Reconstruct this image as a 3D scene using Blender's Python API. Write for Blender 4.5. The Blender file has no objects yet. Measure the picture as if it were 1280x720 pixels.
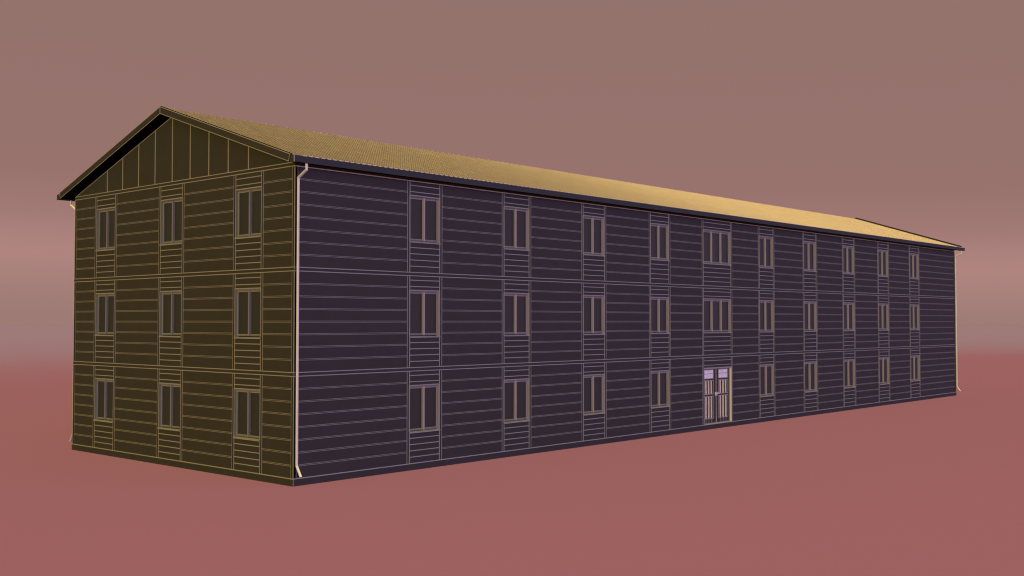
import bpy, math
from mathutils import Vector

S = bpy.context.scene
C = S.collection

# ------------------------------------------------------------------ materials
def mat(name, col, rough=0.6, spec=0.25, var=0.0, scale=3.0, bump=0.0):
    m = bpy.data.materials.new(name)
    m.use_nodes = True
    nt = m.node_tree
    b = nt.nodes['Principled BSDF']
    b.inputs['Base Color'].default_value = (*col, 1)
    b.inputs['Roughness'].default_value = rough
    b.inputs['Specular IOR Level'].default_value = spec
    if var or bump:
        tc = nt.nodes.new('ShaderNodeTexCoord')
        nz = nt.nodes.new('ShaderNodeTexNoise')
        nz.inputs['Scale'].default_value = scale
        nz.inputs['Detail'].default_value = 5
        nt.links.new(tc.outputs['Object'], nz.inputs['Vector'])
        if var:
            r = nt.nodes.new('ShaderNodeValToRGB')
            r.color_ramp.elements[0].position = 0.3
            r.color_ramp.elements[1].position = 0.7
            r.color_ramp.elements[0].color = (*[c * (1 - var) for c in col], 1)
            r.color_ramp.elements[1].color = (*[c * (1 + var) for c in col], 1)
            nt.links.new(nz.outputs['Fac'], r.inputs['Fac'])
            nt.links.new(r.outputs['Color'], b.inputs['Base Color'])
        if bump:
            bp = nt.nodes.new('ShaderNodeBump')
            bp.inputs['Strength'].default_value = bump
            bp.inputs['Distance'].default_value = 0.01
            nt.links.new(nz.outputs['Fac'], bp.inputs['Height'])
            nt.links.new(bp.outputs['Normal'], b.inputs['Normal'])
    return m

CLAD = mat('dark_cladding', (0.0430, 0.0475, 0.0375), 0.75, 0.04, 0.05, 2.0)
CLADE = mat('end_lit_cladding', (0.0457, 0.0467, 0.0262), 0.75, 0.04, 0.05, 2.0)  # same cladding, the end wall's warm light put into its colour
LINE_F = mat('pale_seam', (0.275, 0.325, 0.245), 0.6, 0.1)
LINE_E = mat('end_lit_seam', (0.305, 0.315, 0.195), 0.6, 0.1)  # same seam lips, tinted with the warm light of the gable end
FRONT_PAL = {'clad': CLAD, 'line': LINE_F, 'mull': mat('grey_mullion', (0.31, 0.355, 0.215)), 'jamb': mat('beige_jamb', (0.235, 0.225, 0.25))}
END_PAL = {'clad': CLADE, 'line': LINE_E, 'mull': mat('end_lit_mullion', (0.185, 0.195, 0.21)), 'jamb': mat('end_lit_jamb', (0.22, 0.26, 0.145))}  # same window trim, the end wall's light worked into its colours
JAMB = mat('cream_door_jamb', (0.62, 0.60, 0.48))
PAL = dict(FRONT_PAL)     # front palette; swapped for the gable ends
TRIM = mat('grey_trim', (0.165, 0.17, 0.130), 0.6, 0.1, 0.05, 6.0)
GUTT = mat('dark_gutter', (0.040, 0.053, 0.044), 0.7, 0.05, 0.05, 2.0)
GLASS = mat('dark_glass', (0.040, 0.045, 0.030), 0.4, 0.06)
SHADE = mat('shade_black', (0.004, 0.004, 0.004), 0.9, 0.0)  # shade of undersides, gaps and pipe mouths put into the colour
PIPE = mat('pale_pipe', (0.66, 0.72, 0.52), 0.5, 0.2, 0.04, 5.0)
TAN = mat('tan_roof_sheet', (0.76, 0.635, 0.43), 0.6, 0.1, 0.02, 4.0)
ROOFD = mat('brown_roof_trough', (0.056, 0.047, 0.044), 0.75, 0.05, 0.04, 4.0)
def stripe_tone(m):
    """fine diagonal stripes darkening the near sheets, fading out along the roof, plus a grain, multiplied into the base colour"""
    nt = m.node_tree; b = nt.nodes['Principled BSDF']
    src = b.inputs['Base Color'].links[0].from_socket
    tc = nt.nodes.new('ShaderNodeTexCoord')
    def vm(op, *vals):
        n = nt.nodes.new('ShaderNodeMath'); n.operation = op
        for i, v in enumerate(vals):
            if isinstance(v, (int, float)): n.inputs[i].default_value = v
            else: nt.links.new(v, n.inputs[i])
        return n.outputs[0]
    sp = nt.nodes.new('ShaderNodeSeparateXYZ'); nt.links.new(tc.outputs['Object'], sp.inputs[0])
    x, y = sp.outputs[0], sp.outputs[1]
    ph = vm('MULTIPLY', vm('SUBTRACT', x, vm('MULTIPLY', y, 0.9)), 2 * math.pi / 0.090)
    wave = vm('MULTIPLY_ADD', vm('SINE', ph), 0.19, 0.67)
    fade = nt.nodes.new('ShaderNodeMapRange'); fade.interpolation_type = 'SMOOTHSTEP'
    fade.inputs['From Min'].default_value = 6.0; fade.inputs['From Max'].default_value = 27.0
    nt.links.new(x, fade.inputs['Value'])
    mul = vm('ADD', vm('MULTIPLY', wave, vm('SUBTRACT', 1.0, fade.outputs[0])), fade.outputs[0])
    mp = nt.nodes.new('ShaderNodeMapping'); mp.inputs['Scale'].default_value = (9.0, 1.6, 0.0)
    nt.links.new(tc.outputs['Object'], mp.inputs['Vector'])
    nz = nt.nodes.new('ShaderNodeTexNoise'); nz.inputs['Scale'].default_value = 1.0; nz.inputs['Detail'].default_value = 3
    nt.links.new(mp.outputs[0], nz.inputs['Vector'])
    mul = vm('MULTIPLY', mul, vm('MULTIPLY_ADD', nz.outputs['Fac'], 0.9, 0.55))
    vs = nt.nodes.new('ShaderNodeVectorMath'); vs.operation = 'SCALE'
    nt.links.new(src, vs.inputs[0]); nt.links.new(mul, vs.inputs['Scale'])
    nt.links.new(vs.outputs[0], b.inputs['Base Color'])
stripe_tone(TAN); stripe_tone(ROOFD)
LILAC = mat('lilac_panel', (0.68, 0.76, 0.62), 0.5, 0.1, 0.15, 14.0)
BAR = mat('pale_door_bar', (0.50, 0.46, 0.40), 0.5, 0.1)
VOID = mat('door_slit', (0.012, 0.010, 0.012), 0.8, 0.0)

# ------------------------------------------------------------------ mesh builder
class MB:
    def __init__(self):
        self.v, self.f, self.m, self.mats, self.sm = [], [], [], [], []
    def mi(self, m):
        if m not in self.mats:
            self.mats.append(m)
        return self.mats.index(m)
    def poly(self, pts, m, smooth=False):
        n = len(self.v)
        self.v += [tuple(p) for p in pts]
        self.f.append(tuple(range(n, n + len(pts))))
        self.m.append(self.mi(m)); self.sm.append(smooth)
    def box(self, x0, x1, y0, y1, z0, z1, m, T=None):
        c = [(x0, y0, z0), (x1, y0, z0), (x1, y1, z0), (x0, y1, z0),
             (x0, y0, z1), (x1, y0, z1), (x1, y1, z1), (x0, y1, z1)]
        if T: c = [T(*p) for p in c]
        for q in ((0, 3, 2, 1), (4, 5, 6, 7), (0, 1, 5, 4), (1, 2, 6, 5), (2, 3, 7, 6), (3, 0, 4, 7)):
            self.poly([c[i] for i in q], m)
    def tube(self, pts, r, m, n=14, cap=None):
        pts = [Vector(p) for p in pts]
        rings = []
        for i, p in enumerate(pts):
            a = (pts[i] - pts[i - 1]).normalized() if i else (pts[1] - pts[0]).normalized()
            b = (pts[i + 1] - pts[i]).normalized() if i < len(pts) - 1 else a
            t = (a + b).normalized()
            side = Vector((1, 0, 0))
            up = t.cross(side).normalized()
            k = 1 / max(0.5, t.dot(a))
            rings.append([p + side * r * math.cos(2 * math.pi * j / n) + up * r * k * math.sin(2 * math.pi * j / n) for j in range(n)])
        for i in range(len(rings) - 1):
            for j in range(n):
                self.poly([rings[i][j], rings[i + 1][j], rings[i + 1][(j + 1) % n], rings[i][(j + 1) % n]], m)
        self.poly(rings[0], m)
        self.poly(rings[-1][::-1], cap or m)
    def build(self, name, parent=None, loc=(0, 0, 0)):
        me = bpy.data.meshes.new(name)
        me.from_pydata(self.v, [], self.f)
        for m in self.mats: me.materials.append(m)
        for p, i, s in zip(me.polygons, self.m, self.sm):
            p.material_index = i; p.use_smooth = s
        me.update()
        import bmesh
        bm = bmesh.new(); bm.from_mesh(me)
        bmesh.ops.recalc_face_normals(bm, faces=bm.faces)
        bm.to_mesh(me); bm.free()
        o = bpy.data.objects.new(name, me)
        C.objects.link(o)
        o.location = loc
        if parent: o.parent = parent
        return o

# ------------------------------------------------------------------ dimensions (metres)
L, W = 47.70, 12.33
ZB = [0.2, 3.0, 5.8]           # floor line of each storey's cladding
SH = 2.7                       # clad height of a storey, 0.1 band between
LW = 0.017                     # seam lip width
PR = 0.004                     # lip stands proud

site = bpy.data.objects.new('site_building', None)
C.objects.link(site)
site['label'] = 'long three-storey dark clad building with pale seams, rows of windows and tan ribbed gable roof'
site['category'] = 'building'

# local frames: u along the wall, d into the building, z up
def T_front(u, d, z): return (u, d, z)
def T_end(u, d, z): return (d, u, z)
def T_back(u, d, z): return (u, W - d, z)
def T_far(u, d, z): return (L - d, u, z)

def pal(T):
    return (CLADE, LINE_E) if T in (T_end, T_far) else (PAL['clad'], PAL['line'])
def strip_h(b, T, u0, u1, zc, w=LW, m=None, d=0.0, pr=PR):
    b.box(u0, u1, d - pr, d + 0.004, zc - w / 2, zc + w / 2, m or pal(T)[1], T)
def strip_v(b, T, uc, z0, z1, w=LW, m=None, d=0.0, pr=0.0022):
    b.box(uc - w / 2, uc + w / 2, d - pr, d + 0.004, z0, z1, m or pal(T)[1], T)

def wall(name, T, length, cols):
    """board cladding between window bays, one mesh"""
    b = MB()
    segs, u = [], 0.0
    for c0, c1 in cols:
        segs.append((u, c0)); u = c1
    segs.append((u, length))
    for z0 in ZB:
        for i, (a, e) in enumerate(segs):
            b.box(a, e, 0.0, 0.14, z0 - 0.002, z0 + SH + 0.002, pal(T)[0], T)
            s0 = a + (0.10 if i == 0 else 0.0)
            s1 = e - (0.10 if i == len(segs) - 1 else 0.0)
            for k in range(1, 8):
                zc = z0 + SH * k / 8
                strip_h(b, T, s0, s1, zc - 0.0165, 0.0082)
                strip_h(b, T, s0, s1, zc + 0.0165, 0.0082)
            if i > 0: strip_v(b, T, a + LW / 2, z0, z0 + SH)
            if i < len(segs) - 1: strip_v(b, T, e - LW / 2, z0, z0 + SH)
        for c0, c1 in cols:            # recessed joint behind the bay's edges
            b.box(c0, c0 + 0.075, 0.02, 0.13, z0, z0 + SH, pal(T)[0], T)
            b.box(c1 - 0.075, c1, 0.02, 0.13, z0, z0 + SH, pal(T)[0], T)
    # corner boards
    for uc in (0.10, length - 0.10):
        strip_v(b, T, uc, ZB[0], ZB[2] + SH, 0.013)
    return b.build(name, site)

front_cols = [(4.06 + 4.1 * k, 4.06 + 4.1 * k + 1.39) for k in range(4)] + [(20.05, 22.34)] + \
             [(4.06 + 4.1 * k, 4.06 + 4.1 * k + 1.39) for k in range(5, 10)]
end_cols = [(1.42, 2.83), (5.455, 6.865), (9.50, 10.91)]
DOORC = 4

wall('front_wall', T_front, L, front_cols)
wall('end_wall', T_end, W, end_cols)
wall('back_wall', T_back, L, [])
wall('far_end_wall', T_far, W, [])

# corner edge beads
for x, sx in ((0, -1), (L, 1)):
    for y, sy in ((0, -1), (W, 1)):
        b = MB()
        b.box(x - 0.009 + sx * 0.004, x + 0.009 + sx * 0.004, y - 0.009 + sy * 0.004, y + 0.009 + sy * 0.004, 0.0, 8.498, LINE_E)
        b.build('corner_bead', site)

# plinth
b = MB()
b.box(-0.012, L + 0.03, -0.012, W + 0.03, 0.0, 0.196, CLAD)
b.box(-0.016, -0.012, -0.012, W + 0.03, 0.0, 0.196, CLADE)
strip_h(b, T_front, -0.012, L + 0.03, 0.196, 0.024, None, -0.012)
strip_h(b, T_end, -0.012, W + 0.03, 0.196, 0.024, None, -0.016)
b.build('plinth', site)

# storey bands
def band(z0, z1, top=True):
    b = MB()
    t = 0.012
    b.box(-t, L + t, -t, 0.05, z0, z1, CLAD)
    b.box(-t, L + t, W - 0.05, W + t, z0, z1, CLAD)
    b.box(-t, 0.05, 0.05, W - 0.05, z0, z1, CLADE)
    b.box(-t - 0.003, -t, -t, W + t, z0, z1, CLADE)
    b.box(L - 0.05, L + t, 0.05, W - 0.05, z0, z1, CLAD)
    for z in ((z0, z1) if top else (z0,)):
        strip_h(b, T_front, -t, L + t, z, 0.021, PIPE if z == 8.5 else None, -t)  # topmost lip painted paler to offset the gutter's shade
    for z in (z0, z1):
        strip_h(b, T_end, -t, W + t, z, 0.021, None, -t)
    return b.build('storey_band', site)
band(2.9, 3.0); band(5.7, 5.8); band(8.5, 8.6, False)

# ------------------------------------------------------------------ window bays
HEAD, SILL = 2.265, 0.915       # above the storey's floor line

def infill_mesh(w, T, low):
    b = MB()
    z0, z1 = (-0.002, SILL) if low else (HEAD, SH + 0.002)
    b.box(0, w, 0.003, 0.13, z0, z1, pal(T)[0], T)
    zs = [SILL * k / 5 for k in range(1, 5)] if low else [SH - 0.13, SH - 0.315, HEAD + 0.012]
    for z in zs: strip_h(b, T, 0, w, z, 0.021)
    for uc in (0.010, w - 0.010):
        strip_v(b, T, uc, z0, z1, 0.023)
    return b

ID = lambda u, d, z: (u, d, z)
def make_infill(w, low):
    return infill_mesh(w, ID, low).build('spandrel_panel' if low else 'header_panel', site)

def make_window(w, lights):
    """frame with reveal (root), mullions, panes, sill as children; local u right, y inward, z from sill"""
    h = HEAD - SILL
    b = MB()
    D = 0.125
    # reveal lining
    b.box(0.0, 0.022, -0.004, D, 0, h, PAL['jamb'])
    b.box(w - 0.022, w, -0.004, D, 0, h, PAL['jamb'])
    b.box(0.022, w - 0.022, -0.003, D, h - 0.02, h, TRIM)
    # front lips
    b.box(0.0, 0.017, -0.009, -0.004, 0, h, PAL['line'])
    b.box(w - 0.017, w, -0.009, -0.004, 0, h, PAL['line'])
    # casement frame
    fy0, fy1 = 0.07, 0.12
    b.box(0.022, 0.055, fy0, fy1, 0.03, h - 0.02, PAL['jamb'])
    b.box(w - 0.055, w - 0.022, fy0, fy1, 0.03, h - 0.02, PAL['jamb'])
    b.box(0.062, w - 0.062, fy0, fy1, h - 0.075, h - 0.02, TRIM)
    b.box(0.062, w - 0.062, fy0, fy1, 0.03, 0.075, TRIM)
    # frame lips
    b.box(0.055, 0.069, fy0 - 0.005, fy0, 0.03, h - 0.02, PAL['line'])
    b.box(w - 0.060, w - 0.050, fy0 - 0.002, fy0, 0.03, h - 0.02, PAL['line'])
    b.box(0.069, w - 0.069, fy0 - 0.005, fy0, h - 0.082, h - 0.068, PAL['line'])
    b.box(0.069, w - 0.069, fy0 - 0.005, fy0, 0.068, 0.082, PAL['line'])
    win = b.build('window', site)
    b = MB()
    b.box(0.0, w, -0.022, D - 0.004, -0.032, 0.0, TRIM)
    b.box(-0.002, w + 0.002, -0.028, -0.022, -0.036, -0.016, PAL['line'])
    b.box(-0.002, w + 0.002, -0.026, -0.014, -0.004, 0.006, PAL['line'])
    b.build('sill', win)
    for k in range(1, lights):
        u = w * k / lights
        b = MB()
        b.box(u - 0.026, u + 0.026, 0.03, 0.118, 0.03, h - 0.03, PAL['mull'])
        for q in (-1, 1): b.box(min(u + q * 0.026, u + q * 0.031), max(u + q * 0.026, u + q * 0.031), 0.033, 0.104, 0.03, h - 0.03, PAL['jamb'])  # side skins recolour the mullion for the light on its sides
        b.build('mullion', win)
    for k in range(lights):
        b = MB()
        b.box(0.03 + (w - 0.06) * k / lights, 0.03 + (w - 0.06) * (k + 1) / lights - 0.002, 0.105, 0.116, 0.03, h - 0.03, GLASS)
        b.build('pane', win)
    return win

def copy_part(o):
    c = o.copy(); C.objects.link(c); c.parent = site
    for ch in o.children:
        d = ch.copy(); C.objects.link(d); d.parent = c
    return c

used = {}
def place(key, maker, loc, rz):
    if key not in used:
        o = maker(); used[key] = o
    else:
        o = copy_part(used[key])
    o.location = loc; o.rotation_euler = (0, 0, rz)
    return o

J = 0.075
for z0 in ZB:
    PAL.update(FRONT_PAL)
    for i, (c0, c1) in enumerate(front_cols):
        w = c1 - c0 - 2 * J
        if i == DOORC:
            if z0 == ZB[0]:
                place('inf_door', lambda: make_infill(w, False), (c0 + J, 0, z0), 0)
                continue
            place('inf_wide_lo', lambda: make_infill(w, True), (c0 + J, 0, z0), 0)
            place('inf_wide_up', lambda: make_infill(w, False), (c0 + J, 0, z0), 0)
            place('win_wide', lambda: make_window(w, 3), (c0 + J, 0, z0 + SILL), 0)
        else:
            place('inf_lo', lambda: make_infill(w, True), (c0 + J, 0, z0), 0)
            place('inf_up', lambda: make_infill(w, False), (c0 + J, 0, z0), 0)
            place('win', lambda: make_window(w, 2), (c0 + J, 0, z0 + SILL), 0)
    PAL.update(END_PAL)
    for c0, c1 in end_cols:
        w = c1 - c0 - 2 * J
        place('inf_e_lo', lambda: make_infill(w, True), (0, c1 - J, z0), -math.pi / 2)
        place('inf_e_up', lambda: make_infill(w, False), (0, c1 - J, z0), -math.pi / 2)
        place('win_e', lambda: make_window(w, 2), (0, c1 - J, z0 + SILL), -math.pi / 2)

PAL.update(FRONT_PAL)
LINE = LINE_F
# ------------------------------------------------------------------ double door
d0, d1 = front_cols[DOORC][0] + J, front_cols[DOORC][1] - J
zb, zt = 0.2, ZB[0] + HEAD
b = MB()
b.box(d0, d0 + 0.05, -0.004, 0.16, zb, zt, TRIM)
b.box(d1 - 0.05, d1, 0.0, 0.16, zb, zt, TRIM)
b.box(d1 - 0.052, d1 + 0.002, -0.006, 0.055, zb, zt, JAMB)
b.box(d0, d0 + 0.018, -0.010, -0.004, zb, zt, LINE)
b.box(d0 + 0.05, d1 - 0.05, -0.003, 0.16, zt - 0.04, zt, TRIM)
b.box(d0 + 0.05, d1 - 0.05, -0.009, -0.003, zt - 0.02, zt - 0.004, LINE)
b.box(d0 + 0.05, d1 - 0.05, 0.02, 0.16, zb, zb + 0.03, TRIM)
b.box(d0 + 0.05, d1 - 0.05, -0.01, 0.02, zb, zb + 0.018, LINE)
b.box(d0 + 0.02, d1 - 0.02, 0.17, 0.19, zb, zt, VOID)
door = b.build('door', site)
mid = (d0 + d1) / 2
for s in (-1, 1):
    a, e = (d0 + 0.055, mid - 0.004) if s < 0 else (mid + 0.004, d1 - 0.055)
    y0, y1 = 0.09, 0.14
    b = MB()
    zl, zh = zb + 0.035, zt - 0.045
    st = 0.19                                   # wide meeting stile
    pa, pe = (a + 0.10, e - st) if s < 0 else (a + st, e - 0.10)
    b.box(a, pa, y0, y1, zl, zh, CLAD); b.box(pe, e, y0, y1, zl, zh, CLAD)
    rails = [(zl, 0.42), (1.315, 1.40), (1.955, 2.035), (zh - 0.03, zh)]
    for r0, r1 in rails: b.box(pa, pe, y0, y1, r0, r1, CLAD)
    b.box(pa, pe, y0 + 0.03, y1 - 0.005, 0.42, 1.955, VOID)
    # lips round the openings
    for z0, z1 in ((0.42, 1.315), (1.40, 1.955), (2.035, zh - 0.03)):
        for z in (z0, z1): b.box(pa, pe, y0 - 0.006, y0, z - 0.013, z + 0.013, LINE)
        b.box(pa - 0.012, pa + 0.012, y0 - 0.007, y0, z0, z1, LINE)
        b.box(pe - 0.012, pe + 0.012, y0 - 0.007, y0, z0, z1, LINE)
    me = (mid - 0.012, mid - 0.004) if s < 0 else (mid + 0.004, mid + 0.012)
    b.box(me[0], me[1], y0 - 0.008, y0, zl, zh, BAR)
    ou = (a, a + 0.014) if s < 0 else (e - 0.014, e)
    b.box(ou[0], ou[1], y0 - 0.006, y0, zl, zh, LINE)
    leaf = b.build('door_leaf', door)
    b = MB(); b.box(pa + 0.002, pe - 0.002, y0 + 0.015, y0 + 0.025, 2.035, zh - 0.03, LILAC)
    b.box(pa + 0.012, pe - 0.012, y0 + 0.008, y0 + 0.016, 2.22, 2.235, TRIM)
    b.build('top_pane', door)
    wd = (pe - pa) / 3
    for k in range(3):
        b = MB()
        cu = pa + wd * (k + 0.5) + (0.03 if k == 0 else (-0.03 if k == 2 else 0.0))
        for z0, z1 in ((zl, 0.405), (0.435, 1.30), (1.415, 1.94)):
            yy = y0 - 0.005 if z1 < 0.42 else y0
            b.box(cu - 0.030, cu + 0.030, yy, y0 + 0.03, z0, z1, TRIM if z1 < 0.42 else BAR)
            if z1 > 0.42:
                b.box(cu - 0.035, cu - 0.027, y0 - 0.006, y0, z0, z1, LILAC)
                b.box(cu + 0.027, cu + 0.035, y0 - 0.006, y0, z0, z1, LILAC)
        b.build('door_bar', door)
    b = MB()
    hx = mid + s * 0.055
    b.box(hx - 0.028, hx + 0.028, y0 - 0.014, y0 - 0.001, 1.31, 1.47, BAR)
    b.tube([(hx, y0 - 0.012, 1.42), (hx, y0 - 0.06, 1.42)], 0.014, LILAC, 10)
    b.box(min(hx, hx + s * 0.12), max(hx, hx + s * 0.12), y0 - 0.072, y0 - 0.05, 1.408, 1.432, LILAC)
    b.build('handle', door)

# ------------------------------------------------------------------ gable walls
RY, RZ, SL = W / 2, 10.812, 0.3235      # ridge and slope of the sheet's base plane
def A(y): return RZ - SL * abs(y - RY)
FH = 0.215                               # verge fascia height
def gable(x, out):
    b = MB()
    zg = 8.6
    dz = FH - 0.01
    yl = RY - (RZ - dz - zg) / SL
    yr = RY + (RZ - dz - zg) / SL
    yl, yr = max(yl, 0.0), min(yr, W)
    def prism(xa, xb, m):
        P = [(yl, zg), (yr, zg), (yr, A(yr) - dz), (RY, RZ - dz), (yl, A(yl) - dz)]
        f0 = [(xa, y, z) for y, z in P]; f1 = [(xb, y, z) for y, z in P]
        b.poly(f0, m); b.poly(f1[::-1], m)
        for i in range(5):
            j = (i + 1) % 5
            b.poly([f0[i], f1[i], f1[j], f0[j]], m)
    prism(x, x - out * 0.14, CLADE)
    for k in range(-4, 5):
        y = RY - 0.03 + k * 1.0
        t = A(y) - dz - 0.02
        for o in (-0.012, 0.012):
            b.box(min(x, x + out * PR), max(x, x + out * PR), y + o - 0.0095, y + o + 0.0095, zg + 0.01, t, LINE_E)
    # bead along the top edge
    for ya, yb in ((yl, RY), (RY, yr)):
        w = 0.02
        q = [(ya, A(ya) - dz - 0.005 - w), (yb, A(yb) - dz - 0.005 - w), (yb, A(yb) - dz - 0.005), (ya, A(ya) - dz - 0.005)]
        xo = x + out * 0.008
        b.poly([(xo, y, z) for y, z in q], LINE_E)
        b.poly([(xo, *q[0]), (xo, *q[1]), (x, *q[1]), (x, *q[0])], LINE_E)
    return b.build('gable_wall', site)
gable(0.0, -1); gable(L, 1)

# ------------------------------------------------------------------ roof
X0, X1 = -0.41, 47.95
EY = 0.50                                # sheets run this far past the wall
def slope(side):
    b = MB()
    ye = -EY if side < 0 else W + EY
    xs0, xs1 = X0 + 0.10, X1 - 0.06
    n = int((xs1 - xs0) / 0.14)
    p = (xs1 - xs0) / n
    hi, lo = 0.018, 0.0132
    prof = []                            # (x, dz, material of the face to the next point)
    for i in range(n):
        x = xs0 + i * p
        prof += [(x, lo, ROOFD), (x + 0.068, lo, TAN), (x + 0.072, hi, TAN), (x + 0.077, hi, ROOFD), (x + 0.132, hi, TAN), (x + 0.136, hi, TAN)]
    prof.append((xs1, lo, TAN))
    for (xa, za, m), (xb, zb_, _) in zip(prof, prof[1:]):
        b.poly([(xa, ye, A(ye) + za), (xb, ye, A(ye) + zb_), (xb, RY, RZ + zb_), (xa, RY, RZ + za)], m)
    # sheet ends at the eave
    for i in range(0, n - 1, 2):
        x = xs0 + i * p
        yy = ye - 0.001 if side < 0 else ye + 0.001
        b.poly([(x + 0.05, yy, A(ye) + lo - 0.03), (x + 0.15, yy, A(ye) + lo - 0.03), (x + 0.15, yy, A(ye) + hi), (x + 0.05, yy, A(ye) + hi)], PIPE)
    for i in range(0, n, 2):             # ridge clips
        x = xs0 + i * p
        if side < 0: b.box(x + 0.04, x + 0.10, RY - 0.012, RY + 0.012, RZ, RZ + 0.032, TAN)
    # black strip painting the shadow gap next to each verge
    for xa, xb in ((X0 + 0.045, xs0), (xs1, X1 - 0.04)):
        b.poly([(xa, ye, A(ye) - 0.02), (xb, ye, A(ye) - 0.02), (xb, RY, RZ - 0.02), (xa, RY, RZ - 0.02)], SHADE)
    return b.build('roof_slope', site)
slope(-1); slope(1)

# verge fascias
def verge(x0, x1, out, lift):
    b = MB()
    xo = x0 if out < 0 else x1
    for s in (-1, 1):
        ye = RY + s * (RY + 0.34)
        yb = RY + s * (RY + 0.285)
        q = [(ye, A(ye) + lift), (RY, RZ + lift), (RY, RZ + lift - FH), (yb, A(yb) + lift - FH + 0.0)]
        f0 = [(x0, y, z) for y, z in q]; f1 = [(x1, y, z) for y, z in q]
        b.poly(f0, CLADE); b.poly(f1, CLADE)
        for i in (0, 2, 3):
            j = (i + 1) % 4
            b.poly([f0[i], f0[j], f1[j], f1[i]], SHADE if i == 2 else CLADE)
        def edge(p, r, w, o, m=LINE_E):
            y0, z0 = p; y1, z1 = r
            xx = xo + out * o
            b.poly([(xx, y0, z0), (xx, y1, z1), (xx, y1, z1 - w), (xx, y0, z0 - w)], m)
            b.poly([(xx, y0, z0), (xx, y1, z1), (xo - out * 0.014, y1, z1), (xo - out * 0.014, y0, z0)], m)
            b.poly([(xx, y0, z0 - w), (xx, y1, z1 - w), (xo, y1, z1 - w), (xo, y0, z0 - w)], m)
        edge((q[0][0], q[0][1] + 0.003), (q[1][0], q[1][1] + 0.003), 0.017, 0.005)
        edge((q[3][0], q[3][1] + 0.017), (q[2][0], q[2][1] + 0.017), 0.017, 0.005, LINE_E)
        # end lip
        xx = xo + out * 0.006
        y0, y1 = ye, yb
        b.poly([(xx, y0, q[0][1]), (xx, y0 - s * 0.02, q[0][1]), (xx, y1 - s * 0.02, q[3][1]), (xx, y1, q[3][1])], LINE_E)
    for s in (-1, 1):                    # raised black strip painting the shadow gap behind the lip
        ye = RY + s * (RY + 0.34)
        xa, xb = x0 + 0.018, x1 + (0.012 if out < 0 else -0.002)
        q = [(ye, A(ye) + lift), (RY, RZ + lift), (RY, RZ + lift + 0.024), (ye, A(ye) + lift + 0.024)]
        f0 = [(xa, y, z) for y, z in q]; f1 = [(xb, y, z) for y, z in q]
        b.poly(f0, SHADE); b.poly(f1, SHADE); b.poly([f0[3], f0[2], f1[2], f1[3]], SHADE); b.poly([f0[0], f0[3], f1[3], f1[0]], SHADE)
    xx = xo + out * 0.007
    b.box(min(xo, xx), max(xo, xx), RY - 0.012, RY + 0.012, RZ + lift - FH, RZ + lift, LINE_E)
    return b.build('verge_fascia', site)
verge(X0, X0 + 0.045, -1, 0.03)
verge(X1 - 0.04, X1, 1, 0.085)

# soffits: sloped under the verges, flat under the eaves
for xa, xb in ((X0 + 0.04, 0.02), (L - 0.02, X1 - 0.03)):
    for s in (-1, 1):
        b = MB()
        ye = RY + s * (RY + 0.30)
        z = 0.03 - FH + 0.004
        b.poly([(xa, ye, A(ye) + z), (xb, ye, A(ye) + z), (xb, RY, RZ + z), (xa, RY, RZ + z)], SHADE)
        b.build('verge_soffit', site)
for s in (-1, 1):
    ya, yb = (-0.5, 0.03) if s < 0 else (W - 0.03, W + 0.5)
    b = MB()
    b.box(X0 + 0.02, X1 - 0.02, ya, yb, 8.602, 8.618, SHADE)
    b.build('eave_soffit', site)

# gutters
for s in (-1, 1):
    yo, yi = (-0.52, -0.345) if s < 0 else (W + 0.52, W + 0.345)
    b = MB()
    y0, y1 = min(yo, yi), max(yo, yi)
    zt_, zb2 = 8.697, 8.518
    th = 0.012
    b.box(X0, X1, min(yo, yo - s * th), max(yo, yo - s * th), zb2, zt_, GUTT)      # outer face
    b.box(X0, X1, min(yi, yi + s * th), max(yi, yi + s * th), zb2, zt_ - 0.05, GUTT)
    b.box(X0 + 0.013, X1 - 0.013, y0 + 0.013, y1 - 0.013, zb2 + 0.002, zb2 + 0.014, SHADE)
    b.box(X0, X0 + 0.012, y0 + 0.012, y1 - 0.012, zb2, zt_, GUTT)
    b.box(X1 - 0.012, X1, y0 + 0.012, y1 - 0.012, zb2, zt_, GUTT)
    b.box(X0 - 0.006, X0 + 0.012, min(yo + s * 0.004, yo - s * 0.014), max(yo + s * 0.004, yo - s * 0.014), zb2, zt_ + 0.003, LINE)
    b.box(X0 + 0.02, X1 - 0.02, min(yo + s * 0.002, yo), max(yo + s * 0.002, yo), zb2 - 0.0, zb2 + 0.006, GUTT)
    k = X0 + 0.3
    while k < X1 - 0.2:                      # pale straps over the lip
        yc = yo - s * 0.006
        b.box(k, k + 0.10, yc - 0.012, yc + 0.012, zt_ - 0.004, zt_ + 0.014, PIPE)
        k += 0.2
    b.build('gutter', site)

# downpipes
def downpipe(x, side):
    f = (lambda y: y) if side < 0 else (lambda y: W - y)
    b = MB()
    b.tube([(x, f(-0.435), 8.53), (x, f(-0.435), 8.36), (x, f(-0.085), 8.18), (x, f(-0.085), 0.54), (x, f(-0.27), 0.26)], 0.034, PIPE, 16, SHADE)
    o = b.build('downpipe', site)
    return o
for x in (0.052, L - 0.075):
    for s in (-1, 1): downpipe(x, s)

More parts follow.
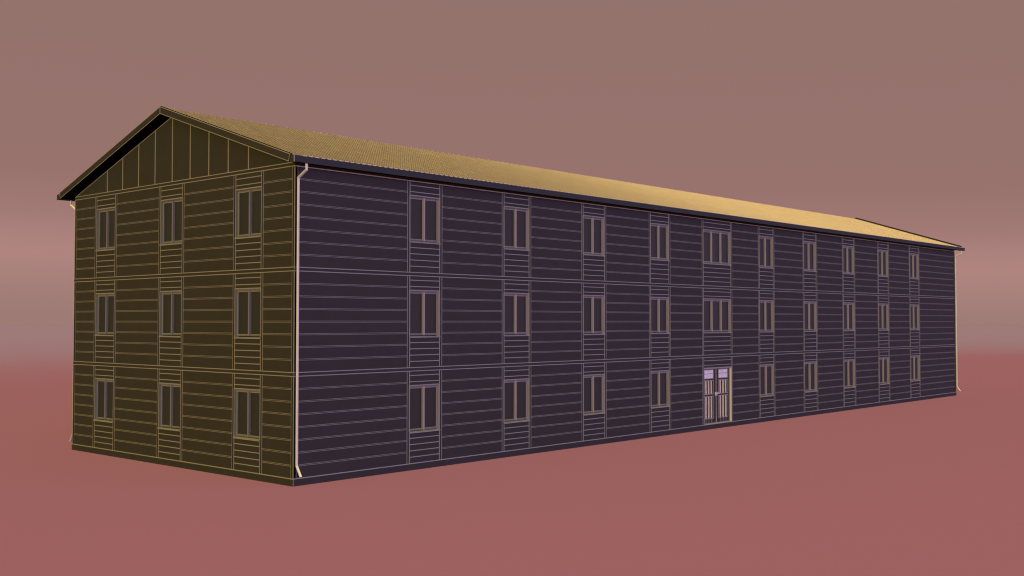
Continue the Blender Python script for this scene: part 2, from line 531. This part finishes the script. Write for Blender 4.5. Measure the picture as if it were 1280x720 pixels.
# ------------------------------------------------------------------ ground
b = MB()
R, N = 2600.0, 96
for k in range(N):
    a0, a1 = 2 * math.pi * k / N, 2 * math.pi * (k + 1) / N
    b.poly([(20, 0, -0.004), (20 + R * math.cos(a0), R * math.sin(a0), -0.004), (20 + R * math.cos(a1), R * math.sin(a1), -0.004)], CLAD)
g = b.build('ground')
g['kind'] = 'structure'
gm = bpy.data.materials.new('red_ground'); gm.use_nodes = True
nt = gm.node_tree; bs = nt.nodes['Principled BSDF']
bs.inputs['Roughness'].default_value = 1.0
bs.inputs['Specular IOR Level'].default_value = 0.0
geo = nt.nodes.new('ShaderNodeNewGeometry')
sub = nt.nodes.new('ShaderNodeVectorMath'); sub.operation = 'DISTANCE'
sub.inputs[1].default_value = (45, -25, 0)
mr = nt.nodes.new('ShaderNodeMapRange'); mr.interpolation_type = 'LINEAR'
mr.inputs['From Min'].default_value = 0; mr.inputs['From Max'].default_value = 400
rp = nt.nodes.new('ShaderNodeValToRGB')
G0, G1 = (0.222, 0.105, 0.240), (0.225, 0.168, 0.38)  # distance haze put into the ground colour, near to far
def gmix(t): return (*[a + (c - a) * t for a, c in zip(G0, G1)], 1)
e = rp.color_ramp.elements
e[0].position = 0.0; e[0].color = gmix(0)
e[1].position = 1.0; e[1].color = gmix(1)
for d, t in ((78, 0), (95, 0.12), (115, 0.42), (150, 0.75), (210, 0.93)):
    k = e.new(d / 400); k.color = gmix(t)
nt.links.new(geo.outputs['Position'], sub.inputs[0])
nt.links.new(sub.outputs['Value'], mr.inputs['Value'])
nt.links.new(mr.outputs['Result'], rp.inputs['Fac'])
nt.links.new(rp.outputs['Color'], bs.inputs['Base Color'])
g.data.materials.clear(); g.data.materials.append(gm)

# ------------------------------------------------------------------ world: soft tilted gradient, plus unseen light lobes added for the walls, warm from the west, lilac from the south
w = bpy.data.worlds.new('World'); S.world = w; w.use_nodes = True
nt = w.node_tree; nt.nodes.clear()
out = nt.nodes.new('ShaderNodeOutputWorld'); bg = nt.nodes.new('ShaderNodeBackground')
tc = nt.nodes.new('ShaderNodeTexCoord')
def dot(v):
    n = nt.nodes.new('ShaderNodeVectorMath'); n.operation = 'DOT_PRODUCT'
    n.inputs[1].default_value = v
    nt.links.new(tc.outputs['Generated'], n.inputs[0]); return n.outputs['Value']
def mth(op, a, c):
    n = nt.nodes.new('ShaderNodeMath'); n.operation = op
    for i, q in enumerate((a, c)):
        if isinstance(q, (int, float)): n.inputs[i].default_value = q
        else: nt.links.new(q, n.inputs[i])
    return n.outputs[0]
el = dot((0.021 * 0.670, -0.021 * 0.742, 1.0))
sc = mth('MULTIPLY', mth('MAXIMUM', el, 0.0), 2.0)
rp = nt.nodes.new('ShaderNodeValToRGB')
def lin(c): return tuple(((x / 255) / 12.92 if x / 255 <= 0.04045 else ((x / 255 + 0.055) / 1.055) ** 2.4) for x in c)
stops = [(0.0, (158, 124, 117)), (0.012, (160, 125, 118)), (0.030, (168, 129, 123)), (0.050, (176, 133, 128)),
         (0.062, (173, 131, 126)), (0.085, (162, 122, 117)), (0.12, (152, 115, 110)), (0.30, (147, 115, 109)), (0.5, (140, 111, 105))]
e = rp.color_ramp.elements
e[0].position = 0; e[0].color = (*lin(stops[0][1]), 1)
e[1].position = 1; e[1].color = (*lin(stops[-1][1]), 1)
for p, c in stops[1:-1]:
    k = e.new(p * 2); k.color = (*lin(c), 1)
nt.links.new(sc, rp.inputs['Fac'])
low = mth('SUBTRACT', 1.0, mth('MAXIMUM', dot((0, 0, 1)), 0.0))
def lobe(v, col, base):
    d = mth('MAXIMUM', dot(v), 0.0)
    d = mth('MULTIPLY', mth('POWER', d, 1.6), mth('POWER', low, 7.0))
    m = nt.nodes.new('ShaderNodeVectorMath'); m.operation = 'MULTIPLY_ADD'
    cmb = nt.nodes.new('ShaderNodeCombineXYZ')
    for i in range(3): nt.links.new(d, cmb.inputs[i])
    nt.links.new(cmb.outputs[0], m.inputs[0])
    m.inputs[1].default_value = col
    nt.links.new(base, m.inputs[2])
    return m.outputs[0]
c1 = lobe((-1, 0, 0), (0.02, 0.05, 0.0), rp.outputs['Color'])
c2 = lobe((0, -1, 0), (6.7, 4.9, 12.0), c1)
nt.links.new(c2, bg.inputs['Color'])
bg.inputs['Strength'].default_value = 1.0
nt.links.new(bg.outputs[0], out.inputs[0])

# one warm shadowless sun from the west, high
sun = bpy.data.lights.new('sun', 'SUN')
sun.energy = 4.0; sun.angle = math.radians(0.5); sun.color = (1.0, 0.80, 0.22)
sun.use_shadow = False
so = bpy.data.objects.new('sun', sun); C.objects.link(so)
dirv = Vector((math.cos(math.radians(71)), 0.0, -math.sin(math.radians(71))))
so.rotation_euler = dirv.to_track_quat('-Z', 'Y').to_euler()
so.location = (-30, 6, 60)

# ------------------------------------------------------------------ camera
cam = bpy.data.cameras.new('camera'); co = bpy.data.objects.new('camera', cam); C.objects.link(co)
cam.sensor_width = 36; cam.lens = 38.228; cam.clip_end = 6000; cam.clip_start = 0.1
yaw, pitch = 0.836661962, 0.0308027283
co.location = (-17.5398539, -23.6113353, 4.35352501)
fw = Vector((math.cos(pitch) * math.sin(yaw), math.cos(pitch) * math.cos(yaw), math.sin(pitch)))
co.rotation_euler = fw.to_track_quat('-Z', 'Y').to_euler()
S.camera = co
S.view_settings.view_transform = 'Standard'
S.view_settings.look = 'None'
S.view_settings.exposure = 0
S.cycles.max_bounces = 4
S.cycles.filter_width = 1.2
